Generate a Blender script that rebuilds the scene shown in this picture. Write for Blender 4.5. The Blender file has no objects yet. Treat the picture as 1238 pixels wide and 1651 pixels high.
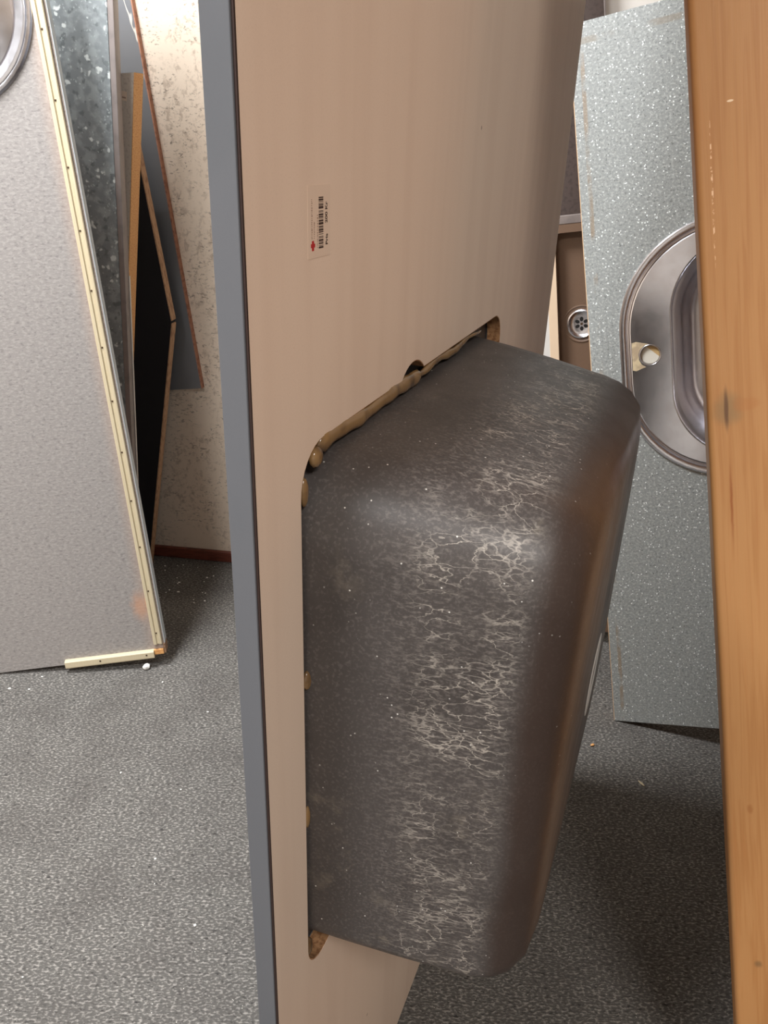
import bpy, bmesh, math, random
from mathutils import Vector, Matrix
from mathutils.geometry import tessellate_polygon
random.seed(7)

# ------------------------------------------------------------------ camera, light, exposure
scene = bpy.context.scene
COL = scene.collection
CAM_H = 1.18209
cam_data = bpy.data.cameras.new('camera')
cam_data.sensor_fit = 'VERTICAL'
cam_data.sensor_height = 36.0
cam_data.lens = 36.0 * 1248.0 / 1651.0
cam_data.clip_start = 0.02
cam = bpy.data.objects.new('camera', cam_data)
COL.objects.link(cam)
R = ((0.99941069, 0.03432586, 0.0), (0.01462008, -0.42566933, 0.90476067), (0.03105669, -0.90422749, -0.42592033))
cam.matrix_world = Matrix(((R[0][0], -R[0][1], -R[0][2], 0.0),
                           (R[1][0], -R[1][1], -R[1][2], 0.0),
                           (R[2][0], -R[2][1], -R[2][2], CAM_H),
                           (0, 0, 0, 1)))
scene.camera = cam

world = bpy.data.worlds.new('room_world')
world.use_nodes = True
world.node_tree.nodes['Background'].inputs[0].default_value = (1.0, 0.93, 0.85, 1)
world.node_tree.nodes['Background'].inputs[1].default_value = 0.15
scene.world = world

def lamp(name, loc, size, power, color=(1, 0.95, 0.88), target=None):
    ld = bpy.data.lights.new(name, 'AREA')
    ld.shape = 'RECTANGLE'
    ld.size, ld.size_y = size
    ld.energy = power
    ld.color = color
    o = bpy.data.objects.new(name, ld)
    o.location = loc
    COL.objects.link(o)
    return o

lamp('ceiling_lamp', (-1.05, -0.38, 2.42), (0.70, 0.25), 56, (0.97, 0.985, 1.0))
lamp('ceiling_lamp', (-0.90, 1.30, 2.42), (0.30, 0.60), 84, (0.97, 0.985, 1.0))
lamp('ceiling_lamp', (0.62, -1.05, 2.42), (0.60, 0.50), 43, (1.0, 0.95, 0.90))

vs = scene.view_settings
vs.view_transform = 'Standard'
vs.look = 'None'
vs.gamma = 1.0
vs.use_curve_mapping = False
vs.exposure = 0.0

# ------------------------------------------------------------------ helpers
def srgb(r, g, b):
    def c(v):
        v /= 255.0
        return v / 12.92 if v <= 0.04045 else ((v + 0.055) / 1.055) ** 2.4
    return (c(r), c(g), c(b), 1.0)

class Mat:
    """small procedural material builder; texture space = object metres"""
    def __init__(self, name, color, rough=0.5, metal=0.0, spec=0.5):
        self.m = bpy.data.materials.new(name)
        self.m.use_nodes = True
        self.n = self.m.node_tree.nodes
        self.l = self.m.node_tree.links
        self.b = self.n['Principled BSDF']
        self.b.inputs['Base Color'].default_value = color
        self.b.inputs['Roughness'].default_value = rough
        self.b.inputs['Metallic'].default_value = metal
        self.b.inputs['Specular IOR Level'].default_value = spec
        self.col = color
        self.tc = self.n.new('ShaderNodeTexCoord')
        self.bump_out = None
    def coord(self, scale=(1, 1, 1), warp=0.0, warp_scale=5.0):
        mp = self.n.new('ShaderNodeMapping')
        mp.inputs['Scale'].default_value = scale
        self.l.new(self.tc.outputs['Object'], mp.inputs['Vector'])
        out = mp.outputs[0]
        if warp:
            no = self.n.new('ShaderNodeTexNoise')
            no.inputs['Scale'].default_value = warp_scale
            no.inputs['Detail'].default_value = 5
            self.l.new(out, no.inputs['Vector'])
            su = self.n.new('ShaderNodeVectorMath'); su.operation = 'SUBTRACT'
            self.l.new(no.outputs['Color'], su.inputs[0]); su.inputs[1].default_value = (0.5, 0.5, 0.5)
            sc = self.n.new('ShaderNodeVectorMath'); sc.operation = 'SCALE'
            self.l.new(su.outputs[0], sc.inputs[0]); sc.inputs['Scale'].default_value = warp
            ad = self.n.new('ShaderNodeVectorMath'); ad.operation = 'ADD'
            self.l.new(out, ad.inputs[0]); self.l.new(sc.outputs[0], ad.inputs[1])
            out = ad.outputs[0]
        return out
    def noise(self, scale, detail=3, stretch=(1, 1, 1), rough=0.5, warp=0.0):
        no = self.n.new('ShaderNodeTexNoise')
        no.inputs['Scale'].default_value = scale
        no.inputs['Detail'].default_value = detail
        no.inputs['Roughness'].default_value = rough
        no.inputs['Distortion'].default_value = warp
        self.l.new(self.coord(stretch), no.inputs['Vector'])
        return no.outputs['Fac']
    def voro(self, scale, feature='F1', stretch=(1, 1, 1), warp=0.0, warp_scale=5.0, out='Distance'):
        v = self.n.new('ShaderNodeTexVoronoi')
        v.feature = feature
        v.inputs['Scale'].default_value = scale
        self.l.new(self.coord(stretch, warp, warp_scale), v.inputs['Vector'])
        return v.outputs[out]
    def axis(self, i):
        s = self.n.new('ShaderNodeSeparateXYZ')
        self.l.new(self.tc.outputs['Object'], s.inputs[0])
        return s.outputs[i]
    def ramp(self, fac, a, b, inv=False):
        r = self.n.new('ShaderNodeMapRange')
        r.clamp = True
        r.interpolation_type = 'SMOOTHSTEP'
        r.inputs['From Min'].default_value = a
        r.inputs['From Max'].default_value = b
        r.inputs['To Min'].default_value = 1.0 if inv else 0.0
        r.inputs['To Max'].default_value = 0.0 if inv else 1.0
        self.l.new(fac, r.inputs['Value'])
        return r.outputs[0]
    def math(self, op, a, b):
        m = self.n.new('ShaderNodeMath'); m.operation = op
        for i, v in enumerate((a, b)):
            if isinstance(v, (int, float)): m.inputs[i].default_value = v
            else: self.l.new(v, m.inputs[i])
        return m.outputs[0]
    def mul(self, *a):
        o = a[0]
        for x in a[1:]: o = self.math('MULTIPLY', o, x)
        return o
    def mix(self, fac, color):
        """lay a colour over the current colour"""
        mx = self.n.new('ShaderNodeMix'); mx.data_type = 'RGBA'
        if isinstance(fac, (int, float)): mx.inputs[0].default_value = fac
        else: self.l.new(fac, mx.inputs[0])
        if isinstance(self.col, tuple): mx.inputs[6].default_value = self.col
        else: self.l.new(self.col, mx.inputs[6])
        mx.inputs[7].default_value = color
        self.col = mx.outputs[2]
        self.l.new(self.col, self.b.inputs['Base Color'])
        return self
    def roughness(self, fac, a, b):
        r = self.n.new('ShaderNodeMapRange')
        r.inputs['To Min'].default_value = a; r.inputs['To Max'].default_value = b
        self.l.new(fac, r.inputs['Value']); self.l.new(r.outputs[0], self.b.inputs['Roughness'])
        return self
    def bump(self, height, strength=0.3, dist=0.001):
        bp = self.n.new('ShaderNodeBump')
        bp.inputs['Strength'].default_value = strength
        bp.inputs['Distance'].default_value = dist
        self.l.new(height, bp.inputs['Height'])
        if self.bump_out: self.l.new(self.bump_out, bp.inputs['Normal'])
        self.bump_out = bp.outputs[0]
        self.l.new(self.bump_out, self.b.inputs['Normal'])
        return self

def make(name, bm, mat, parent=None, smooth=False, angle=None):
    bmesh.ops.recalc_face_normals(bm, faces=bm.faces[:])
    me = bpy.data.meshes.new(name)
    bm.to_mesh(me); bm.free()
    me.materials.append(mat.m if isinstance(mat, Mat) else mat)
    if smooth:
        for p in me.polygons: p.use_smooth = True
        if angle: me.set_sharp_from_angle(angle=math.radians(angle))
    o = bpy.data.objects.new(name, me)
    COL.objects.link(o)
    if parent: o.parent = parent
    return o

def thing(name, label, cat, O, b, e, group=None):
    """Empty whose local x runs along the board, z up the board and -y out of its front face"""
    b = Vector(b); e = Vector(e).normalized()
    b = (b - e * e.dot(b)).normalized()
    y = e.cross(b)
    o = bpy.data.objects.new(name, None)
    o.empty_display_size = 0.05
    COL.objects.link(o)
    o.matrix_world = Matrix(((b.x, y.x, e.x, O[0]), (b.y, y.y, e.y, O[1]), (b.z, y.z, e.z, O[2]), (0, 0, 0, 1)))
    tag(o, label, cat, group)
    return o

def tag(o, label, cat=None, group=None):
    o['label'] = label
    if cat: o['category'] = cat
    if group: o['group'] = group
    return o

def rr(x0, x1, z0, z1, r, n=8):
    """rounded rectangle, counter-clockwise from the right-bottom corner; r is one radius or (right-bottom, right-top, left-top, left-bottom)"""
    q = r if isinstance(r, tuple) else (r, r, r, r)
    pts = []
    for cx, cz, a0, k in ((x1 - q[0], z0 + q[0], -90, q[0]), (x1 - q[1], z1 - q[1], 0, q[1]), (x0 + q[2], z1 - q[2], 90, q[2]), (x0 + q[3], z0 + q[3], 180, q[3])):
        for i in range(n + 1):
            a = math.radians(a0 + 90.0 * i / n)
            pts.append((cx + k * math.cos(a), cz + k * math.sin(a)))
    return pts

def circle(cx, cz, r, n=24):
    return [(cx + r * math.cos(2 * math.pi * i / n), cz + r * math.sin(2 * math.pi * i / n)) for i in range(n)]

def slab(bm, outer, y0, y1, holes=()):
    """prism between y0 and y1 with the outline `outer` in x,z and holes cut through"""
    loops = [list(outer)] + [list(h) for h in holes]
    tris = tessellate_polygon([[Vector((p[0], p[1], 0)) for p in lp] for lp in loops])
    flat = [p for lp in loops for p in lp]
    f = [bm.verts.new((p[0], y0, p[1])) for p in flat]
    k = [bm.verts.new((p[0], y1, p[1])) for p in flat]
    for t in tris:
        if len(set(t)) < 3: continue
        try:
            bm.faces.new([f[i] for i in t]); bm.faces.new([k[i] for i in reversed(t)])
        except ValueError: pass
    s = 0
    for lp in loops:
        m = len(lp)
        for i in range(m):
            a, c = s + i, s + (i + 1) % m
            bm.faces.new((f[a], f[c], k[c], k[a]))
        s += m
    return bm

def rect(x0, x1, z0, z1): return [(x0, z0), (x1, z0), (x1, z1), (x0, z1)]

def box(bm, x0, x1, y0, y1, z0, z1, bev=0.0):
    vs_ = [bm.verts.new((x, y, z)) for x in (x0, x1) for y in (y0, y1) for z in (z0, z1)]
    fs = [bm.faces.new([vs_[i] for i in q]) for q in ((0, 1, 3, 2), (4, 6, 7, 5), (0, 4, 5, 1), (2, 3, 7, 6), (0, 2, 6, 4), (1, 5, 7, 3))]
    if bev:
        es = list({e for f in fs for e in f.edges})
        bmesh.ops.bevel(bm, geom=es, offset=bev, segments=3, profile=0.5, affect='EDGES')
    return bm

def loft(bm, rings, cap0=False, cap1=False):
    rows = [[bm.verts.new(p) for p in r] for r in rings]
    n = len(rows[0])
    for a, b in zip(rows, rows[1:]):
        for i in range(n):
            j = (i + 1) % n
            bm.faces.new((a[i], a[j], b[j], b[i]))
    if cap0: bm.faces.new(rows[0])
    if cap1: bm.faces.new(rows[-1])
    return bm

def at_y(pts, y): return [(p[0], y, p[1]) for p in pts]

def tube(bm, path, radii, n=8, flat=1.0):
    rings = []
    for i, p in enumerate(path):
        p = Vector(p)
        d = (Vector(path[min(i + 1, len(path) - 1)]) - Vector(path[max(i - 1, 0)])).normalized()
        s = d.cross(Vector((0, 1, 0))).normalized()
        t = d.cross(s).normalized()
        rings.append([p + radii[i] * (math.cos(2 * math.pi * k / n) * s + flat * math.sin(2 * math.pi * k / n) * t) for k in range(n)])
    return loft(bm, rings, True, True)

def text_mesh(name, body, size, mat, parent, x, z, y, bold=0.0):
    """flat lettering on a board's front that reads upward along local z"""
    cu = bpy.data.curves.new(name, 'FONT')
    cu.body = body; cu.size = size; cu.offset = bold
    tmp = bpy.data.objects.new(name, cu)
    COL.objects.link(tmp)
    dg = bpy.context.evaluated_depsgraph_get()
    me = bpy.data.meshes.new_from_object(tmp.evaluated_get(dg))
    bpy.data.objects.remove(tmp); bpy.data.curves.remove(cu)
    me.transform(Matrix(((0, -1, 0, x), (0, 0, 1, y), (1, 0, 0, z), (0, 0, 0, 1))))
    me.name = name
    me.materials.clear(); me.materials.append(mat.m)
    o = bpy.data.objects.new(name, me)
    COL.objects.link(o); o.parent = parent
    return o

# ------------------------------------------------------------------ materials
carpet = Mat('carpet_material', srgb(91, 89, 86), 0.95, 0, 0.15)
g1 = carpet.noise(250, 3, (0.65, 1.2, 1))
carpet.mix(carpet.ramp(g1, 0.46, 0.70), srgb(152, 148, 143))
carpet.mix(carpet.ramp(carpet.noise(260, 2, (0.7, 1.3, 1)), 0.50, 0.66, True) and carpet.ramp(carpet.noise(165, 3, (0.6, 1.25, 1)), 0.54, 0.74), srgb(58, 56, 55))
carpet.mix(carpet.mul(carpet.ramp(carpet.noise(9, 3), 0.35, 0.75), 0.35), srgb(74, 70, 68))
carpet.mix(carpet.mul(carpet.ramp(carpet.voro(150), 0.05, 0.16, True), carpet.ramp(carpet.noise(60, 1), 0.60, 0.66)), srgb(225, 220, 212))
carpet.bump(g1, 0.9, 0.004)

plaster = Mat('plaster_material', srgb(224, 207, 188), 0.85, 0, 0.25)
plaster.mix(plaster.mul(plaster.ramp(plaster.noise(3.0, 4), 0.45, 0.70), 0.2), srgb(190, 168, 150))
sc1 = plaster.mul(plaster.ramp(plaster.noise(55, 6, (1.0, 1.0, 0.8), 0.75, 0.4), 0.50, 0.62), plaster.ramp(plaster.noise(6, 4), 0.38, 0.56))
plaster.mix(plaster.mul(sc1, 0.45), srgb(138, 116, 100))
sc2 = plaster.mul(plaster.ramp(plaster.noise(120, 4, (0.6, 0.6, 1.3), 0.7, 0.6), 0.56, 0.63), plaster.ramp(plaster.noise(9, 3), 0.42, 0.54))
plaster.mix(plaster.mul(sc2, 0.6), srgb(80, 70, 64))
plaster.bump(plaster.noise(70, 4), 0.25, 0.002)

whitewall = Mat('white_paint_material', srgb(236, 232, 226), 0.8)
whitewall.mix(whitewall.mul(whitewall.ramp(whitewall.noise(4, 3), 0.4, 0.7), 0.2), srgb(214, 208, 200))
storewall = Mat('storeroom_wall_material', srgb(150, 138, 126), 0.9)
storewall.mix(storewall.mul(storewall.ramp(storewall.noise(3, 4), 0.4, 0.7), 0.5), srgb(118, 106, 96))
ceil_mat = Mat('ceiling_material', srgb(172, 168, 160), 0.9)
ceil_mat.mix(ceil_mat.mul(ceil_mat.noise(25, 3), 0.2), srgb(150, 146, 138))

redwood = Mat('baseboard_material', srgb(112, 58, 44), 0.45)
redwood.mix(redwood.ramp(redwood.noise(30, 4, (1, 1, 8)), 0.45, 0.7), srgb(86, 42, 32))

# ------------------------------------------------------------------ room
def structure(o):
    o['kind'] = 'structure'
    return o

bm = bmesh.new(); box(bm, -2.6, 2.4, -2.6, 2.7, -0.05, 0.0)
structure(make('floor', bm, carpet))
WALL_N = Vector((0.11522734, 0.99333915, 0)); WALL_P = Vector((-0.461, 2.113, 0)); WALL_B = Vector((0.99333915, -0.11522734, 0))
def wall_frame(o, off=0.0):
    p = WALL_P + WALL_N * off
    o.matrix_world = Matrix(((WALL_B.x, WALL_N.x, 0, p.x), (WALL_B.y, WALL_N.y, 0, p.y), (0, 0, 1, 0), (0, 0, 0, 1)))
    return o
bm = bmesh.new(); box(bm, -2.2, 0.55, 0.0, 0.1, 0.0, 2.5)
structure(wall_frame(make('wall_back', bm, plaster)))
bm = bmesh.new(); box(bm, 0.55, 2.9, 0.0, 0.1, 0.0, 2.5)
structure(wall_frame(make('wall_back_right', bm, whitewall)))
bm = bmesh.new(); box(bm, -2.2, 2.9, -0.013, 0.0, 0.0, 0.036, 0.004)
structure(wall_frame(make('baseboard_back', bm, redwood)))
bm = bmesh.new(); box(bm, -2.6, -2.5, -2.6, 2.7, 0, 2.5); structure(make('wall_left', bm, plaster))
bm = bmesh.new(); box(bm, 2.3, 2.4, -2.6, 2.7, 0, 2.5); structure(make('wall_right', bm, storewall))
bm = bmesh.new(); box(bm, -2.6, 2.4, -2.6, -2.5, 0, 2.5); structure(make('wall_front', bm, whitewall))
bm = bmesh.new(); box(bm, -2.6, 2.4, -2.6, 2.7, 2.5, 2.6); structure(make('ceiling', bm, ceil_mat))

# ------------------------------------------------------------------ main upright worktop with the dark sink
beige = Mat('beige_underside_material', srgb(222, 199, 180), 0.55, 0, 0.35)
beige.mix(beige.mul(beige.ramp(beige.noise(5, 3, (6, 1, 0.4)), 0.40, 0.66), 0.30), srgb(208, 182, 163))
beige.mix(beige.mul(beige.ramp(beige.noise(900, 1), 0.5, 0.75), 0.25), srgb(202, 178, 159))
beige.mix(beige.mul(beige.ramp(beige.voro(22), 0.02, 0.06, True), beige.ramp(beige.noise(13, 1), 0.62, 0.66)), srgb(140, 112, 94))
slate = Mat('slate_laminate_material', srgb(100, 102, 107), 0.5, 0, 0.4)
slate.mix(slate.mul(slate.noise(700, 1), 0.25), srgb(90, 92, 97))
slate.mix(slate.mul(slate.ramp(slate.noise(7, 3), 0.5, 0.7), 0.25), srgb(86, 90, 94))
seam_mat = Mat('seam_material', srgb(58, 38, 32), 0.8)
seam_mat.mix(seam_mat.noise(120, 3), srgb(40, 26, 22))
chip = Mat('chipboard_material', srgb(176, 132, 92), 0.85)
chip.mix(chip.ramp(chip.noise(220, 3), 0.45, 0.65), srgb(138, 96, 62))

granite = Mat('sink_composite_material', srgb(70, 65, 63), 0.42, 0, 0.45)
tdepth = granite.math('MULTIPLY', granite.axis(1), -1.0)       # distance out of the worktop
zz = granite.axis(2)
granite.mix(granite.mul(granite.ramp(granite.noise(420, 2, (1, 1, 1)), 0.50, 0.72), 0.5), srgb(104, 98, 95))
granite.mix(granite.mul(granite.ramp(granite.noise(14, 4), 0.45, 0.70), 0.45), srgb(52, 47, 45))
pale = granite.mul(granite.ramp(granite.noise(26, 5, (1, 1, 1), 0.7), 0.54, 0.70), granite.ramp(granite.noise(5, 2), 0.5, 0.62))
granite.mix(granite.mul(pale, 0.5), srgb(132, 122, 108))
# limescale crackle: a band of branching pale veins round the middle of the bowl's flanks
band = granite.mul(granite.ramp(tdepth, 0.062, 0.095), granite.ramp(tdepth, 0.135, 0.155, True))
v1 = granite.ramp(granite.voro(74, 'DISTANCE_TO_EDGE', (1.0, 0.50, 1.3), 0.020, 85), 0.0, 0.032, True)
v2 = granite.ramp(granite.voro(120, 'DISTANCE_TO_EDGE', (1.0, 0.45, 1.3), 0.014, 110), 0.0, 0.085, True)
pat = granite.ramp(granite.noise(20, 4, (1, 0.7, 1), 0.65), 0.36, 0.54)
pat2 = granite.ramp(granite.noise(31, 4, (1, 0.6, 1), 0.65, 0.5), 0.46, 0.62)
granite.mix(granite.mul(v1, band, pat, 0.65), srgb(186, 177, 166))
granite.mix(granite.mul(v2, band, pat2, 0.55), srgb(176, 168, 158))
haze = granite.mul(granite.ramp(tdepth, 0.03, 0.075), granite.ramp(tdepth, 0.14, 0.16, True), granite.ramp(granite.noise(330, 3, (1, 0.5, 1.4), 0.65), 0.48, 0.68))
granite.mix(granite.mul(haze, 0.35), srgb(136, 128, 122))
granite.mix(granite.mul(granite.ramp(granite.voro(150), 0.05, 0.13, True), granite.ramp(granite.noise(47, 1), 0.55, 0.61)), srgb(214, 210, 204))
# brown stain where water has run over the rounded rim of the bowl's bottom
st = granite.mul(granite.ramp(granite.math('ADD', tdepth, granite.math('MULTIPLY', granite.math('SUBTRACT', granite.noise(9, 3), 0.5), 0.02)), 0.146, 0.166), granite.ramp(tdepth, 0.181, 0.1862, True))
granite.mix(granite.mul(st, 0.75), srgb(52, 36, 28))
und = granite.mul(granite.ramp(tdepth, 0.182, 0.1862), granite.ramp(granite.noise(7, 3, (1, 1, 0.5)), 0.35, 0.65))
granite.mix(granite.mul(und, 0.6), srgb(98, 86, 77))
granite.roughness(granite.noise(30, 3), 0.30, 0.55)
granite.bump(granite.noise(500, 2), 0.15, 0.0006)

silicone = Mat('silicone_material', srgb(138, 108, 72), 0.18, 0, 0.5)
silicone.mix(silicone.ramp(silicone.noise(40, 3), 0.45, 0.7), srgb(96, 74, 52))
silicone.b.inputs['Subsurface Weight'].default_value = 0.15
silicone.b.inputs['Subsurface Radius'].default_value = (0.004, 0.003, 0.002)

PB = (0.35457916, 0.935026, 0.0)
top = thing('sink_worktop', 'beige-backed worktop standing upright with a dark sink bowl sticking out of it', 'worktop', (-0.0743, 0.4036, 0.0), PB, (0, 0, 1))
W, TH, TOPZ = 0.925, 0.0175, 2.02
def cutout():
    x0, x1, z0, z1, r = 0.057, 0.592, 0.497, 1.0066, 0.034
    pts = rr(x0, x1, z0, z1, r)
    # a drilled tap hole bites into the upper edge
    cx, cz, rad = 0.270, 0.975, 0.0425
    h = z1 - cz
    a0 = math.asin(h / rad)
    arc = [(cx + rad * math.cos(a), cz + rad * math.sin(a)) for a in [a0 + (math.pi - 2 * a0) * i / 10 for i in range(11)]]
    i = 18                                          # first point of the upper left corner
    return pts[:i] + arc + pts[i:]
hole = cutout()
bm = bmesh.new(); slab(bm, rect(0.0016, W, 0, TOPZ), 0.0, TH - 0.001, [hole]); make('board', bm, beige, top)
bm = bmesh.new(); slab(bm, rect(0.0, W, 0, TOPZ), TH - 0.001, TH, [hole]); make('laminate_face', bm, slate, top)
bm = bmesh.new(); box(bm, -0.0012, 0.0014, 0.0014, TH, 0, TOPZ, 0.0006); tag(make('edge_band', bm, slate, top), 'slate grey edge band')
bm = bmesh.new(); box(bm, 0.0002, 0.0017, 0.0, 0.0014, 0, TOPZ); tag(make('seam', bm, seam_mat, top), 'dark brown seam line along the edge band')
# chipboard lining of the cut
bm = bmesh.new()
ins = lambda pts, d: [((p[0] - 0.3245) * (1 - d / 0.26) + 0.3245, (p[1] - 0.752) * (1 - d / 0.25) + 0.752) for p in pts]
loft(bm, [at_y(hole, 0.0004), at_y(ins(hole, 0.0008), 0.0004), at_y(ins(hole, 0.0008), TH - 0.0012), at_y(hole, TH - 0.0012)])
make('cut_edge', bm, chip, top)

bm = bmesh.new()
def bowl_ring(x0, x1, z0, z1, r, t): return at_y(rr(x0, x1, z0, z1, r, 10), -t)
BR = (0.050, 0.090, 0.060, 0.030)                    # corner radii of the bowl
BQ = (0.055, 0.090, 0.062, 0.030)
outer = [bowl_ring(0.025, 0.625, 0.465, 1.035, 0.03, -0.026),
         bowl_ring(0.025, 0.625, 0.465, 1.035, 0.03, -0.0180),
         bowl_ring(0.060, 0.582, 0.532, 0.994, BR, -0.0180),
         bowl_ring(0.062, 0.580, 0.534, 0.992, BR, 0.0),
         bowl_ring(0.066, 0.575, 0.531, 0.989, BR, 0.03),
         bowl_ring(0.073, 0.565, 0.527, 0.983, BR, 0.08),
         bowl_ring(0.080, 0.556, 0.523, 0.977, BR, 0.12),
         bowl_ring(0.083, 0.553, 0.522, 0.974, BQ, 0.140),
         bowl_ring(0.087, 0.549, 0.524, 0.970, BQ, 0.156),
         bowl_ring(0.094, 0.542, 0.531, 0.963, BQ, 0.1705),
         bowl_ring(0.106, 0.532, 0.544, 0.952, BQ, 0.1815),
         bowl_ring(0.124, 0.516, 0.565, 0.936, BQ, 0.1862),
         bowl_ring(0.22, 0.48, 0.610, 0.85, 0.060, 0.187),
         bowl_ring(0.335, 0.425, 0.645, 0.735, 0.0449, 0.187)]
inner = [bowl_ring(0.074, 0.568, 0.546, 0.980, 0.05, -0.026),
         bowl_ring(0.086, 0.556, 0.551, 0.974, 0.05, 0.03),
         bowl_ring(0.098, 0.540, 0.556, 0.960, 0.055, 0.12),
         bowl_ring(0.122, 0.516, 0.580, 0.936, 0.055, 0.165),
         bowl_ring(0.22, 0.48, 0.610, 0.85, 0.060, 0.176),
         bowl_ring(0.335, 0.425, 0.645, 0.735, 0.0449, 0.178)]
loft(bm, list(reversed(inner)) + outer, True, True)
basin = make('sink_basin', bm, granite, top, True, 40)
tag(basin, 'dark grey composite sink bowl with pale crackle and brown stains')
drain_mat = Mat('drain_seal_material', srgb(196, 194, 190), 0.35, 0, 0.5)
drain_mat.mix(drain_mat.mul(drain_mat.noise(60, 3), 0.3), srgb(160, 158, 156))
bm = bmesh.new()
loft(bm, [at_y(circle(0.350, 0.690, r, 32), y) for r, y in ((0.044, -0.184), (0.044, -0.1872), (0.043, -0.1876), (0.020, -0.1876), (0.018, -0.1866))], True, True)
tag(make('drain_seal', bm, drain_mat, basin, True, 30), 'pale round drain seal under the bowl')

# silicone squeezed out along the upper edge of the bowl
bm = bmesh.new()
path, rad = [], []
N = 60
for i in range(N + 1):
    s = i / N
    x = 0.086 + (0.50 - 0.086) * s
    path.append((x, 0.0022 + 0.0006 * math.sin(31 * s), 1.0005 + 0.0012 * math.sin(23 * s)))
    env = 0.0052 + 0.0005 * math.sin(17 * s + 1) + 0.0004 * math.sin(47 * s) + 0.0005 * math.sin(83 * s) + (0.0012 if s < 0.5 else -0.0012)
    if s > 0.75: env *= 1 - (s - 0.75) * 2.6
    rad.append(max(env, 0.0015))
rad[0] = 0.002
tube(bm, path, rad, 10, 0.6)
make('silicone_bead', bm, silicone, top, True)
for (x, y, z, r, sz) in ((0.081, 0.001, 0.995, 0.0075, 1.0), (0.0655, 0.002, 0.975, 0.0045, 2.4), (0.0625, 0.000, 0.826, 0.0055, 1.6), (0.0610, 0.001, 0.690, 0.0040, 3.0), (0.066, 0.006, 0.522, 0.008, 1.4)):
    bm = bmesh.new()
    bmesh.ops.create_icosphere(bm, subdivisions=2, radius=r)
    for v in bm.verts: v.co = Vector((v.co.x * 1.0 + x, v.co.y * 0.6 + y, v.co.z * sz + z))
    make('silicone_blob', bm, silicone, top, True)

# price label
paper = Mat('label_paper_material', srgb(217, 194, 175), 0.5)
paper.mix(paper.mul(paper.noise(80, 2), 0.2), srgb(214, 190, 170))
ink = Mat('black_ink_material', srgb(48, 32, 28), 0.6)
ink.mix(ink.mul(ink.noise(300, 2), 0.4), srgb(78, 54, 46))
fade = Mat('grey_ink_material', srgb(150, 122, 106), 0.6)
fade.mix(fade.mul(fade.noise(300, 2), 0.4), srgb(166, 138, 120))
redink = Mat('red_ink_material', srgb(178, 28, 34), 0.6)
redink.mix(redink.mul(redink.noise(300, 2), 0.3), srgb(150, 30, 34))
bm = bmesh.new(); box(bm, 0.0705, 0.1005, -0.0002, 0.0, 1.1215, 1.1615)
label = tag(make('price_label', bm, paper, top), 'small barcode price label with a red cross')
YL = -0.00028
bm = bmesh.new()
z = 1.1265
pattern = [3, 1, 1, 2, 2, 1, 1, 1, 3, 2, 1, 1, 1, 3, 1, 2, 2, 1, 3, 1, 1, 1, 2, 2, 4, 1, 3, 2, 1, 1, 2, 1, 3, 2, 1, 1, 1, 3, 4, 1, 2, 1, 1, 2, 1, 1, 3, 1, 2]
unit = 0.0285 / sum(pattern)
for i, wd in enumerate(pattern):
    if i % 2 == 0: box(bm, 0.0846, 0.0908, YL, -0.0002, z, z + wd * unit)
    z += wd * unit
make('barcode', bm, ink, label)
bm = bmesh.new()
box(bm, 0.0744, 0.0792, YL, -0.0002, 1.1268, 1.1302); box(bm, 0.0756, 0.0780, YL, -0.0002, 1.1258, 1.1312)
bm2 = bmesh.new(); slab(bm2, [(0.0742, 1.1276), (0.0754, 1.1276), (0.0754, 1.1258), (0.0782, 1.1258), (0.0782, 1.1276), (0.0796, 1.1276), (0.0796, 1.1298), (0.0782, 1.1298), (0.0782, 1.1314), (0.0754, 1.1314), (0.0754, 1.1298), (0.0742, 1.1298)], YL, -0.0002)
bm.free()
make('red_cross', bm2, redink, label)
text_mesh('price_word', 'Pris', 0.0042, ink, label, 0.0968, 1.1278, YL, 0.00012)
text_mesh('price_figure', '200 Kr', 0.0042, ink, label, 0.0962, 1.1402, YL, 0.00012)
bm = bmesh.new()                                            # faint small print, too blurred to read
for x, z0, z1 in ((0.0752, 1.1325, 1.1545), (0.0782, 1.1325, 1.1420), (0.0826, 1.1270, 1.1455)):
    z = z0
    while z < z1:
        d = random.uniform(0.0003, 0.0010)
        box(bm, x + random.uniform(-0.0002, 0.0001), x + random.uniform(0.0006, 0.0012), YL, -0.0002, z, min(z + d, z1))
        z += d + random.uniform(0.0002, 0.0007)
make('small_print', bm, fade, label)

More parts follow.
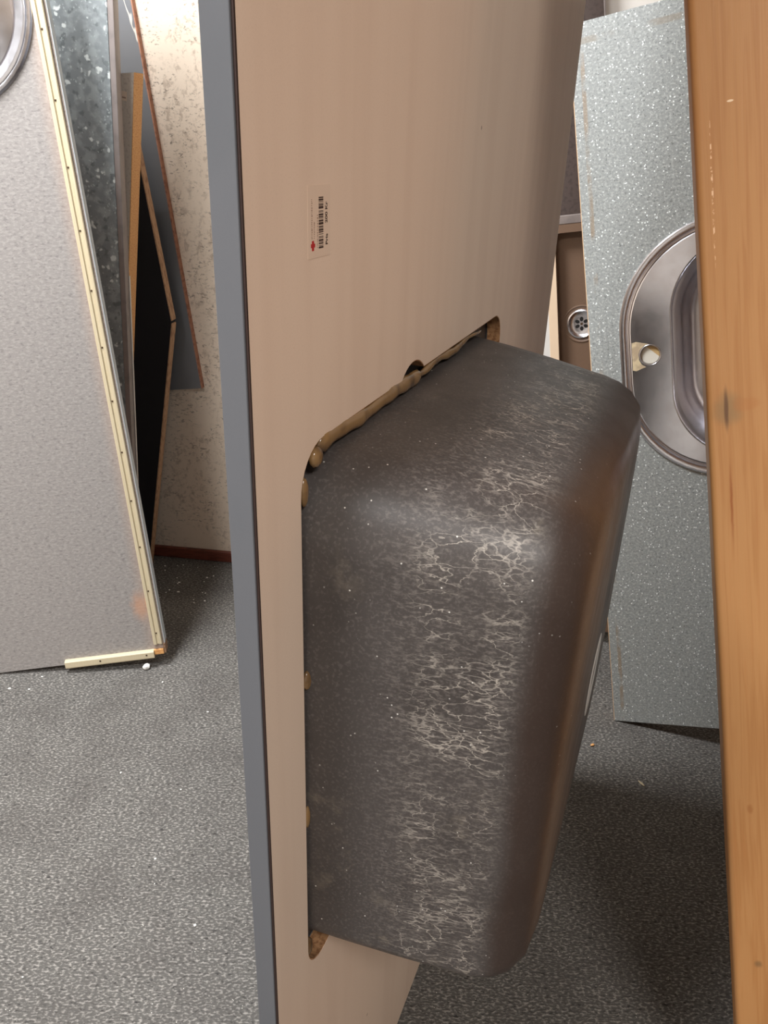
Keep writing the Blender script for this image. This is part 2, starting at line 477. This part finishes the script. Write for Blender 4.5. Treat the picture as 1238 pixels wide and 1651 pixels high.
# ------------------------------------------------------------------ pine board close to the camera
pine = Mat('pine_material', srgb(182, 132, 83), 0.38, 0, 0.45)
pine.mix(pine.mul(pine.ramp(pine.noise(16, 3, (9, 9, 0.35), 0.55, 0.6), 0.42, 0.66), 0.5), srgb(164, 110, 62))
pine.mix(pine.mul(pine.ramp(pine.noise(40, 2, (12, 9, 0.2)), 0.50, 0.72), 0.4), srgb(184, 136, 86))
pine.mix(pine.mul(pine.ramp(pine.noise(170, 2, (2, 2, 0.1)), 0.55, 0.70), 0.2), srgb(182, 122, 72))
def spot(mat, c, r, squash=(1, 1, 1), soft=1.0, wob=0.0):
    """0..1 mask of a spot centred at c (object metres)"""
    vm = mat.n.new('ShaderNodeVectorMath'); vm.operation = 'SUBTRACT'
    mat.l.new(mat.coord((1, 1, 1), wob, 60.0) if wob else mat.tc.outputs['Object'], vm.inputs[0]); vm.inputs[1].default_value = c
    ml = mat.n.new('ShaderNodeVectorMath'); ml.operation = 'MULTIPLY'
    mat.l.new(vm.outputs[0], ml.inputs[0]); ml.inputs[1].default_value = squash
    ln = mat.n.new('ShaderNodeVectorMath'); ln.operation = 'LENGTH'
    mat.l.new(ml.outputs[0], ln.inputs[0])
    return mat.ramp(ln.outputs['Value'], r * (1 - soft), r, True)
pine.mix(pine.mul(spot(pine, (0.018, 0.0, 0.997), 0.017, (1, 0.3, 0.8), 0.7, 0.01), 0.65), srgb(138, 112, 78))
pine.mix(pine.mul(spot(pine, (0.0165, 0.0, 0.997), 0.0030, (1, 0.1, 0.11), 0.7, 0.002), 0.8), srgb(92, 62, 44))
pine.mix(pine.mul(spot(pine, (0.018, 0.0, 0.905), 0.0020, (1, 0.1, 0.035), 0.9, 0.002), 0.7), srgb(140, 72, 32))
pine.mix(pine.mul(spot(pine, (0.034, 0.0, 1.000), 0.014, (1, 0.1, 1.6), 0.5, 0.012), 0.35), srgb(170, 108, 60))
pine.mix(pine.mul(spot(pine, (0.026, 0.0, 0.345), 0.006, (1, 0.1, 0.9), 0.8, 0.004), 0.7), srgb(120, 92, 62))
pine.mix(pine.mul(spot(pine, (0.024, 0.0, 0.555), 0.004, (1, 0.1, 0.5), 0.7, 0.006), 0.5), srgb(150, 92, 48))
pine.mix(spot(pine, (0.0295, 0.0, 1.262), 0.0016, (0.5, 0.1, 1.4), 0.4), srgb(236, 206, 170))
pine.mix(pine.mul(spot(pine, (0.0125, 0.0, 1.19), 0.0010, (1, 0.3, 0.014), 0.4, 0.001), pine.ramp(pine.noise(160, 2), 0.48, 0.58)), srgb(232, 190, 150))
pine.bump(pine.noise(60, 3, (6, 6, 0.2)), 0.12, 0.001)
pb = thing('pine_board', 'varnished orange pine board with a grey knot, leaning close by on the right', 'board', (0.4907, 0.5414, 0.0), (0.965, -0.20, 0.21), (-0.187, 0.171, 0.968))
bm = bmesh.new()
sec = []
for i in range(9):
    a = math.radians(180 + 90 * i / 8)
    sec.append((0.006 + 0.006 * math.cos(a), 0.006 + 0.006 * math.sin(a)))
for i in range(9):
    a = math.radians(270 + 90 * i / 8)
    sec.append((0.594 + 0.006 * math.cos(a), 0.006 + 0.006 * math.sin(a)))
sec += [(0.600, 0.026), (0.0, 0.026)]
zb0, zb1 = -0.02, 1.75
loft(bm, [[(p[0], p[1], zb) for p in sec] for zb in (0.0, 0.6, 1.2, zb1)], True, True)
make('plank', bm, pine, pb, True, 40)

# ------------------------------------------------------------------ grey board with cream trim on the left
mottle = Mat('mottled_grey_material', srgb(148, 143, 140), 0.55, 0, 0.35)
mottle.mix(mottle.mul(mottle.ramp(mottle.noise(190, 3, (0.6, 1, 1.2), 0.6), 0.45, 0.62), 0.75), srgb(166, 161, 157))
mottle.mix(mottle.mul(mottle.ramp(mottle.noise(160, 3, (0.6, 1, 1.3), 0.6), 0.52, 0.68), 0.8), srgb(124, 119, 118))
mottle.mix(mottle.mul(spot(mottle, (-0.040, 0, 0.135), 0.045, (1.6, 0.1, 0.8), 0.9, 0.02), 0.55), srgb(206, 150, 112))
mottle.mix(mottle.mul(spot(mottle, (-0.022, 0, 0.145), 0.012, (1.6, 0.1, 0.5), 0.8, 0.02), 0.8), srgb(214, 128, 72))
mottle.mix(mottle.mul(mottle.ramp(mottle.axis(0), -0.055, -0.022), 0.25), srgb(184, 150, 126))
cream = Mat('cream_wood_trim_material', srgb(206, 192, 162), 0.5)
cream.mix(cream.mul(cream.ramp(cream.noise(60, 3, (8, 8, 0.2)), 0.45, 0.7), 0.3), srgb(190, 172, 136))
orangewood = Mat('bare_orange_wood_material', srgb(222, 166, 104), 0.6)
orangewood.mix(orangewood.ramp(orangewood.noise(90, 3, (1, 4, 4)), 0.45, 0.7), srgb(198, 132, 76))
paleedge = Mat('pale_edge_material', srgb(196, 204, 208), 0.4)
paleedge.mix(paleedge.mul(paleedge.noise(40, 3), 0.4), srgb(180, 190, 196))
steel = Mat('stainless_steel_material', srgb(226, 226, 232), 0.2, 1.0)
steel.mix(steel.mul(steel.ramp(steel.noise(12, 4), 0.45, 0.7), 0.35), srgb(208, 202, 204))
steel.roughness(steel.noise(45, 3), 0.15, 0.27)
steel.bump(steel.noise(500, 2, (1, 1, 6)), 0.03, 0.0005)
nail_mat = Mat('nail_material', srgb(70, 56, 44), 0.4, 0.6)
nail_mat.mix(nail_mat.noise(300, 2), srgb(96, 74, 54))

lb = thing('trimmed_worktop', 'mottled grey worktop leaning at the left with cream wooden strips along its edges', 'worktop', (-0.5266, 1.5774, 0.035), (0.9835, 0.1640, 0.0760), (-0.0850, 0.0530, 0.9950))
LW, LT, LH = 0.40, 0.028, 1.62
sink_c = (-0.208, 1.385)
bm = bmesh.new(); slab(bm, rect(-LW, 0.0, 0.0, LH), 0.0, 0.001, [circle(*sink_c, 0.160, 40)]); make('laminate_face', bm, mottle, lb)
bm = bmesh.new(); slab(bm, rect(-LW, 0.0, 0.0, LH), 0.001, LT, [circle(*sink_c, 0.160, 40)]); make('core', bm, chip, lb)
bm = bmesh.new(); box(bm, 0.0, 0.0015, 0.0, LT, 0.028, LH, 0.0005); make('edge_band', bm, paleedge, lb)
# long strip: two ribs on a base, nailed
bm = bmesh.new()
prof = [(-0.0245, 0.0), (-0.0245, -0.006), (-0.0225, -0.008), (-0.0175, -0.008), (-0.0155, -0.0045), (-0.0125, -0.0045), (-0.0105, -0.007), (-0.0055, -0.007), (-0.0040, -0.005), (-0.0040, 0.0)]
loft(bm, [[(p[0], p[1], zb) for p in prof] for zb in (0.030, LH)], True, True)
strip = make('trim_strip', bm, cream, lb); tag(strip, 'long cream ribbed strip')
for i in range(13):
    zc = 0.06 + i * 0.1155
    bm = bmesh.new()
    loft(bm, [at_y(circle(-0.0140, zc, r, 10), y) for r, y in ((0.0020, -0.0043), (0.0020, -0.0052), (0.0012, -0.0056))], True, True)
    make('nail', bm, nail_mat, strip)
bm = bmesh.new()
prof = [(0.0, -0.0045), (-0.0115, -0.0045), (-0.0125, -0.002), (-0.0125, 0.012), (-0.010, 0.0145), (0.0, 0.0145)]
loft(bm, [[(xb, p[0], p[1]) for p in prof] for xb in (-0.238, -0.027)], True, True)
strip2 = make('trim_strip', bm, cream, lb); tag(strip2, 'short cream strip at the foot of the board')
for xc in (-0.155, -0.045):
    bm = bmesh.new(); loft(bm, [at_y(circle(xc, 0.006, r, 10), y) for r, y in ((0.0022, -0.0124), (0.0022, -0.0131), (0.001, -0.0134))], True, True)
    make('nail', bm, nail_mat, strip2)
bm = bmesh.new(); box(bm, -0.027, -0.004, -0.006, 0.0, 0.001, 0.0145, 0.001); tag(make('bare_wood_stub', bm, orangewood, lb), 'orange bare wood at the corner')
chipped = Mat('chipped_corner_material', srgb(150, 118, 92), 0.8)
chipped.mix(chipped.ramp(chipped.noise(140, 3), 0.45, 0.65), srgb(108, 84, 66))
bm = bmesh.new(); box(bm, -0.004, 0.0015, -0.0025, LT, 0.0, 0.028, 0.002); make('chipped_corner', bm, chipped, lb)
bm = bmesh.new()
loft(bm, [at_y(circle(*sink_c, r, 56), y) for r, y in ((0.185, 0.0), (0.1845, -0.003), (0.181, -0.005), (0.177, -0.003), (0.174, -0.0025), (0.171, -0.004), (0.166, -0.0035), (0.155, -0.002), (0.150, 0.004), (0.142, 0.06), (0.12, 0.11), (0.06, 0.125))], False, True)
tag(make('round_sink', bm, steel, lb, True, 35), 'round stainless steel sink let into the board')

# ------------------------------------------------------------------ dark terrazzo-look board
terr = Mat('terrazzo_laminate_material', srgb(122, 128, 130), 0.35, 0, 0.45)
terr.mix(terr.mul(terr.ramp(terr.noise(45, 4), 0.45, 0.62), 0.8), srgb(148, 155, 156))
terr.mix(terr.mul(terr.ramp(terr.noise(60, 3), 0.55, 0.66), 0.8), srgb(94, 100, 102))
terr.mix(terr.mul(terr.ramp(terr.voro(60, 'F1', (1, 1, 0.9), 0.016, 90), 0.20, 0.34, True), terr.ramp(terr.noise(24, 1), 0.50, 0.55)), srgb(208, 214, 212))
terr.mix(terr.mul(terr.ramp(terr.voro(130, 'F1', (1, 1, 0.9), 0.009, 150), 0.16, 0.30, True), terr.ramp(terr.noise(40, 1), 0.47, 0.53), 0.8), srgb(168, 176, 176))
dullmetal = Mat('brownish_grey_edge_material', srgb(128, 118, 114), 0.4, 0, 0.5)
dullmetal.mix(dullmetal.mul(dullmetal.ramp(dullmetal.noise(25, 4), 0.45, 0.7), 0.6), srgb(100, 92, 90))
edgeglint = Mat('edge_highlight_material', srgb(206, 200, 192), 0.4)
edgeglint.mix(edgeglint.mul(edgeglint.noise(60, 2), 0.3), srgb(178, 170, 162))
tb = thing('terrazzo_worktop', 'dark teal-grey worktop with white flecks behind the trimmed grey one', 'worktop', (-0.676, 1.80, 0.0), (1, 0, 0), (0.0672, 0.0, 0.998))
bm = bmesh.new(); box(bm, -0.60, 0.0, 0.0, 0.032, 0.04, 1.73, 0.0015); make('board', bm, terr, tb, True, 30)
bm = bmesh.new(); box(bm, 0.0, 0.012, 0.0008, 0.032, 0.04, 1.73, 0.001); make('edge_band', bm, dullmetal, tb, True, 30)
bm = bmesh.new(); box(bm, 0.012, 0.0142, 0.026, 0.033, 0.04, 0.90, 0.0005); make('edge_highlight', bm, edgeglint, tb, True, 30)  # pale strip paints the highlight along the board's rounded edge

# ------------------------------------------------------------------ pale speckled board with an orange wooden edge
specklemat = Mat('pale_speckle_material', srgb(196, 184, 174), 0.6)
specklemat.mix(specklemat.mul(specklemat.ramp(specklemat.noise(160, 3), 0.52, 0.66), 0.6), srgb(164, 150, 142))
o5 = thing('speckled_board', 'narrow pale speckled board with an orange wood edge and small white sticker', 'board', (-0.7653, 1.9476, 0.0), (0.9211, -0.3894, 0.0), (0.1601, -0.0677, 1.0))
bm = bmesh.new(); slab(bm, [(-0.10, 0.03), (-0.002, 0.01), (-0.002, 1.3275), (-0.10, 1.3065)], 0.0, 0.028); make('board', bm, specklemat, o5)
bm = bmesh.new(); slab(bm, [(-0.002, 0.01), (0.0, 0.01), (0.0, 1.328), (-0.002, 1.3275)], 0.0, 0.028); tag(make('wood_edge', bm, orangewood, o5), 'orange bare wood edge')
bm = bmesh.new(); box(bm, -0.036, -0.0185, -0.0004, 0.0, 1.270, 1.288)
sticker = tag(make('sticker', bm, paper, o5), 'small white sticker')
bm = bmesh.new(); box(bm, -0.031, -0.021, -0.0006, -0.0004, 1.2745, 1.2775); make('sticker_print', bm, fade, sticker)

# ------------------------------------------------------------------ black mitred board
black = Mat('black_board_material', srgb(26, 25, 28), 0.75, 0, 0.2)
black.mix(black.mul(black.noise(50, 3), 0.4), srgb(36, 34, 37))
woodedge = Mat('brown_chip_edge_material', srgb(176, 140, 108), 0.75)
woodedge.mix(woodedge.ramp(woodedge.noise(150, 3, (1, 1, 0.4)), 0.45, 0.65), srgb(146, 110, 82))
o7 = thing('mitred_board', 'black board with an angled cut and brown edges, leaning in the left corner', 'board', (-0.70, 2.035, 0.0), (0.99333, -0.11523, 0), (0, 0, 1))
outl = [(-0.0072, 0.0), (0.1320, 0.7539), (0.0805, 1.17), (-0.45, 1.17), (-0.45, 0.0)]
bm = bmesh.new(); slab(bm, outl, 0.0, 0.026); make('board', bm, black, o7)
bm = bmesh.new(); slab(bm, [(-0.0072, 0.0), (-0.0042, 0.0), (0.1350, 0.7490), (0.1320, 0.7510)], 0.0, 0.026); make('edge_band', bm, woodedge, o7)
bm = bmesh.new(); slab(bm, [(0.1320, 0.7570), (0.1350, 0.7590), (0.0833, 1.17), (0.0805, 1.17)], 0.0, 0.026); make('edge_band', bm, woodedge, o7)

# ------------------------------------------------------------------ slate-grey panel fixed on the back wall
olive = Mat('grey_panel_material', srgb(118, 118, 120), 0.55)
olive.mix(olive.mul(olive.ramp(olive.noise(8, 3), 0.45, 0.65), 0.4), srgb(104, 106, 112))
scr = olive.mul(olive.ramp(olive.voro(9, 'DISTANCE_TO_EDGE', (1.6, 1, 0.5), 0.5, 2.5), 0.0, 0.018, True), olive.ramp(olive.axis(2), 1.28, 1.32))
olive.mix(scr, srgb(214, 206, 194))
rustedge = Mat('red_brown_edge_material', srgb(176, 124, 98), 0.7)
rustedge.mix(rustedge.ramp(rustedge.noise(90, 3), 0.45, 0.65), srgb(142, 94, 74))
o6 = thing('wall_panel', 'slate-grey panel with red-brown edge fixed to the stained back wall', 'panel', (-0.4631, 2.0951, 0.0), (0.99333, -0.11523, 0), (0, 0, 1))
def gx(z): return -0.0609 + (-0.164 + 0.0609) * (z - 0.5558) / (1.4702 - 0.5558)
bm = bmesh.new(); slab(bm, [(gx(0.556), 0.556), (gx(1.9), 1.9), (-0.75, 1.9), (-0.75, 0.470)], 0.0, 0.0178); make('board', bm, olive, o6)
bm = bmesh.new(); slab(bm, [(gx(0.556), 0.5555), (gx(0.556) + 0.003, 0.5555), (gx(1.9) + 0.003, 1.9), (gx(1.9), 1.9)], -0.0003, 0.0178); make('edge_band', bm, rustedge, o6)

# ------------------------------------------------------------------ glittery grey-green worktop with a steel sink
spark = Mat('glitter_laminate_material', srgb(150, 154, 153), 0.30, 0, 0.5)
spark.mix(spark.mul(spark.ramp(spark.noise(210, 3, (1, 1, 1.1), 0.6), 0.48, 0.62), 0.75), srgb(184, 188, 186))
spark.mix(spark.mul(spark.ramp(spark.noise(180, 3, (1, 1, 1.2), 0.6), 0.54, 0.68), 0.8), srgb(108, 113, 112))
spark.mix(spark.mul(spark.ramp(spark.voro(165), 0.16, 0.28, True), spark.ramp(spark.noise(90, 1), 0.49, 0.54)), srgb(244, 250, 250))
spark.mix(spark.mul(spark.ramp(spark.voro(140), 0.08, 0.16, True), spark.ramp(spark.noise(70, 1), 0.56, 0.60)), srgb(46, 50, 52))
tape = spark.mul(spark.ramp(spark.axis(0), 0.0155, 0.0175), spark.ramp(spark.axis(0), 0.0225, 0.0255, True))
spark.mix(spark.mul(tape, spark.ramp(spark.noise(26, 4, (1, 1, 0.6)), 0.42, 0.60), 0.6), srgb(146, 122, 92))
tape2 = spark.mul(spark.ramp(spark.axis(2), 1.398, 1.401), spark.ramp(spark.axis(2), 1.409, 1.412, True))
spark.mix(spark.mul(tape2, spark.ramp(spark.noise(18, 4, (1, 1, 1)), 0.42, 0.60), 0.6), srgb(142, 132, 116))
spark.roughness(spark.noise(200, 2), 0.25, 0.45)
spark.bump(spark.noise(220, 3), 0.25, 0.0008)
sb = thing('glitter_worktop', 'glittery grey-green worktop tilted on its corner with a stainless steel sink in it', 'worktop', (0.5483, 1.4216, 0.001), (0.9182, -0.331, 0.2175), (-0.1679, 0.1719, 0.9707))
SX0, SX1, SZ0, SZ1, SR = 0.0585, 0.508, 0.574, 1.071, 0.200
cut = rr(SX0 + 0.012, SX1 - 0.012, SZ0 + 0.012, SZ1 - 0.012, SR - 0.012, 10)
bm = bmesh.new(); slab(bm, rect(0.001, 0.60, 0, 1.436), 0.0, 0.001, [cut]); make('laminate_face', bm, spark, sb)
bm = bmesh.new(); slab(bm, rect(0.001, 0.60, 0, 1.436), 0.001, 0.028, [cut]); make('core', bm, chip, sb)
bm = bmesh.new(); box(bm, -0.0003, 0.001, 0.0004, 0.028, 0.0, 1.436); tag(make('raw_edge', bm, Mat('raw_edge_material', srgb(214, 178, 140), 0.8), sb), 'pale raw edge')

bm = bmesh.new()
def sring(d, y, r=None): return at_y(rr(SX0 + d, SX1 - d, SZ0 + d, SZ1 - d, max(SR - d, 0.02), 14), y)
loft(bm, [sring(0.0, 0.0), sring(0.0004, -0.003), sring(0.003, -0.0052), sring(0.008, -0.0056), sring(0.0120, -0.0045), sring(0.0130, 0.0020), sring(0.0150, 0.0035), sring(0.0180, 0.0030), sring(0.0200, -0.0018), sring(0.022, -0.0026)])
def bring(d, y): return at_y(rr(0.154 + d, 0.470 - d, 0.612 + d, 1.033 - d, 0.135 - d * 0.6, 14), y)
tap = (0.1153, 0.8254)
plate_out = [(p[0], p[2]) for p in sring(0.022, 0)]
plate_in = [(p[0], p[2]) for p in bring(0.0, 0)]
tapc = circle(*tap, 0.0185, 28)
loft(bm, [bring(0.0, -0.0026), bring(0.002, -0.0012), bring(0.0045, 0.004), bring(0.009, 0.03), bring(0.019, 0.09), bring(0.027, 0.118), bring(0.042, 0.136), bring(0.065, 0.144), bring(0.11, 0.146)], False, True)
bmesh.ops.remove_doubles(bm, verts=bm.verts[:], dist=0.00005)
ssink = make('steel_sink', bm, None or steel, sb, True, 35); tag(ssink, 'stainless steel sink with a raised rounded rim')
bm = bmesh.new(); slab(bm, plate_out, -0.0026, -0.0018, [plate_in, tapc]); make('drainer_plate', bm, steel, ssink)
bm = bmesh.new()
loft(bm, [at_y(circle(*tap, r, 28), y) for r, y in ((0.0186, -0.0018), (0.0190, -0.0036), (0.0202, -0.0040), (0.0212, -0.0026))])
make('tap_hole_lip', bm, steel, ssink, True)
lime = Mat('limescale_material', srgb(222, 204, 168), 0.6)
lime.mix(lime.ramp(lime.noise(70, 4), 0.45, 0.62), srgb(190, 170, 142))
bm = bmesh.new()
pts = [(0.0815, 0.852), (0.090, 0.8535), (0.103, 0.850), (0.113, 0.8475), (0.103, 0.8440), (0.0965, 0.8375), (0.0935, 0.829), (0.094, 0.8175), (0.099, 0.808), (0.107, 0.8025), (0.098, 0.800), (0.088, 0.796), (0.0815, 0.798)]
slab(bm, pts, -0.0029, -0.0026); tag(make('limescale', bm, lime, ssink), 'yellowish scale beside the tap hole')
holeview = Mat('hole_view_material', srgb(226, 222, 210), 0.5)  # added disc; its white stands for the lit wall behind the open hole
holeview.mix(holeview.ramp(holeview.math('ADD', holeview.axis(0), holeview.math('MULTIPLY', holeview.axis(2), 1.1)), 1.034, 1.036), srgb(196, 166, 118))
bm = bmesh.new(); loft(bm, [at_y(circle(*tap, r, 28), y) for r, y in ((0.0188, 0.004), (0.0188, 0.002), (0.017, 0.0012))], True, True)
tag(make('tap_hole_view', bm, holeview, ssink), 'added disc coloured like the lit wall seen through the tap hole')

# ------------------------------------------------------------------ sink unit, coloured brown for its shade, and dark plank in the gap behind
shadedsink = Mat('shaded_sink_material', srgb(112, 88, 70), 0.5, 0, 0.4)  # shade of the recess put into the colour; the sink itself is cream
shadedsink.mix(shadedsink.mul(shadedsink.noise(260, 2), 0.4), srgb(92, 72, 58))
creamrim = Mat('cream_rim_material', srgb(222, 198, 170), 0.5)
creamrim.mix(creamrim.mul(creamrim.noise(30, 3), 0.3), srgb(206, 180, 152))
b9 = thing('shaded_sink_unit', 'cream sink coloured brown for the shade in it, with a round strainer drain, glimpsed between the two worktops', 'sink', (0.3737, 1.80, 0.002), (0.9405, -0.3001, 0.1593), (-0.1511, 0.0504, 0.9872))
X0 = 0.122
rec = rr(X0 + 0.020, X0 + 0.42, 0.60, 1.010, 0.012, 4)
bm = bmesh.new(); slab(bm, rect(X0 + 0.0205, X0 + 0.46, 0.0, 1.028), 0.0, 0.022, [rec]); make('front', bm, shadedsink, b9)
bm = bmesh.new(); box(bm, X0, X0 + 0.0205, -0.001, 0.022, 0.0, 1.028, 0.001); tag(make('side_rim', bm, creamrim, b9), 'cream rim along the left side')
bm = bmesh.new(); box(bm, X0, X0 + 0.46, -0.001, 0.022, 1.028, 1.0455, 0.001); make('top_rim', bm, dullmetal, b9)  # cream rim given its shaded tone as a colour
bm = bmesh.new()
loft(bm, [at_y(rr(X0 + 0.020 + d, X0 + 0.42 - d, 0.60 + d, 1.010 - d, 0.012 + d, 4), y) for d, y in ((0.0, 0.0), (0.0002, 0.018), (0.006, 0.024), (0.03, 0.026))], False, True)
make('basin_floor', bm, shadedsink, b9, True, 35)
dc = (0.1925, 0.806)
bm = bmesh.new()
loft(bm, [at_y(circle(*dc, r, 40), y) for r, y in ((0.0430, 0.0262), (0.0425, 0.0245), (0.0405, 0.0240), (0.0385, 0.0252), (0.0360, 0.0262))])
ring1 = make('drain_flange', bm, shadedsink, b9, True, 40)
bm = bmesh.new()
loft(bm, [at_y(circle(*dc, r, 40), y) for r, y in ((0.0340, 0.0260), (0.0330, 0.0225), (0.0300, 0.0215), (0.0270, 0.0235), (0.0230, 0.0252), (0.0130, 0.0256))], False, True)
drain = make('strainer', bm, steel, b9, True, 40); tag(drain, 'steel strainer cup')
holemat = Mat('dark_hole_material', srgb(16, 13, 12), 0.9)
holemat.mix(holemat.mul(holemat.noise(90, 2), 0.3), srgb(26, 22, 20))
for i in range(6):
    a = math.radians(60 * i + 30)
    bm = bmesh.new()
    c = (dc[0] + 0.0108 * math.cos(a), dc[1] + 0.0108 * math.sin(a))
    pts = []
    for k in range(10):
        q = 2 * math.pi * k / 10
        lx, lz = 0.0052 * math.cos(q), 0.0040 * math.sin(q)
        pts.append((c[0] + lx * math.cos(a) - lz * math.sin(a), c[1] + lx * math.sin(a) + lz * math.cos(a)))
    slab(bm, pts, 0.0248, 0.0254)
    make('strainer_hole', bm, holemat, drain)
bm = bmesh.new(); slab(bm, circle(*dc, 0.0028, 14), 0.0240, 0.0254); make('strainer_screw', bm, nail_mat, drain)

darkplank = Mat('dark_speckled_laminate_material', srgb(84, 72, 68), 0.5)
darkplank.mix(darkplank.mul(darkplank.ramp(darkplank.noise(120, 4), 0.48, 0.66), 0.6), srgb(62, 52, 50))
o10 = thing('dark_plank', 'dark brown speckled plank leaning on the white wall behind the glittery worktop', 'board', (0.4254, 1.93, 0.002), (0.9817, 0.0001, 0.1903), (-0.1902, 0.03, 0.9813))
bm = bmesh.new(); box(bm, 0.150, 0.2885, 0.0, 0.02, 0.0, 1.75, 0.001); make('board', bm, darkplank, o10, True, 30)
bm = bmesh.new(); box(bm, 0.2885, 0.2925, 0.0, 0.02, 0.0, 1.75, 0.0008); make('edge_band', bm, dullmetal, o10, True, 30)

# ------------------------------------------------------------------ debris on the carpet
chalk = Mat('white_crumb_material', srgb(238, 236, 230), 0.9)
chalk.mix(chalk.mul(chalk.noise(200, 3), 0.3), srgb(214, 210, 204))
def crumb(name, loc, r, mat, label, squash=(1, 1, 1), rot=0.0):
    bm = bmesh.new(); bmesh.ops.create_icosphere(bm, subdivisions=2, radius=r)
    for v in bm.verts:
        v.co *= 1 + random.uniform(-0.16, 0.16)
        v.co = Vector((v.co.x * squash[0], v.co.y * squash[1], v.co.z * squash[2]))
    zmin = min(v.co.z for v in bm.verts)
    for v in bm.verts: v.co.z -= zmin
    o = make(name, bm, mat); o.location = loc; o.rotation_euler = (0, 0, rot)
    tag(o, label, 'debris')
    return o
crumb('plaster_crumb', (-0.572, 1.555, 0.0), 0.0085, chalk, 'white plaster crumb on the carpet below the trimmed worktop', (1, 1, 0.9))
crumb('wood_chip', (0.478, 1.335, 0.0), 0.004, orangewood, 'small orange wood chip on the carpet by the glittery worktop', (1.3, 0.8, 0.6), 0.3)
crumb('wood_splinter', (0.555, 1.225, 0.0), 0.0022, cream, 'thin pale wood splinter on the shaded carpet', (1.0, 4.0, 0.7), 0.5)
bm = bmesh.new()
for i in range(46):
    if i < 26: x, y = random.uniform(-0.68, -0.47), random.uniform(1.86, 2.08)
    else: x, y = random.uniform(-0.9, -0.15), random.uniform(0.75, 1.6)
    r = random.uniform(0.0012, 0.0026)
    m4 = Matrix.Translation((x, y, r * 0.8)) @ Matrix.Diagonal((random.uniform(0.8, 2), random.uniform(0.8, 1.5), 0.8, 1))
    bmesh.ops.create_icosphere(bm, subdivisions=1, radius=r, matrix=m4)
dust = make('plaster_dust', bm, chalk)
tag(dust, 'tiny white plaster specks scattered over the carpet', 'debris')
dust['kind'] = 'stuff'
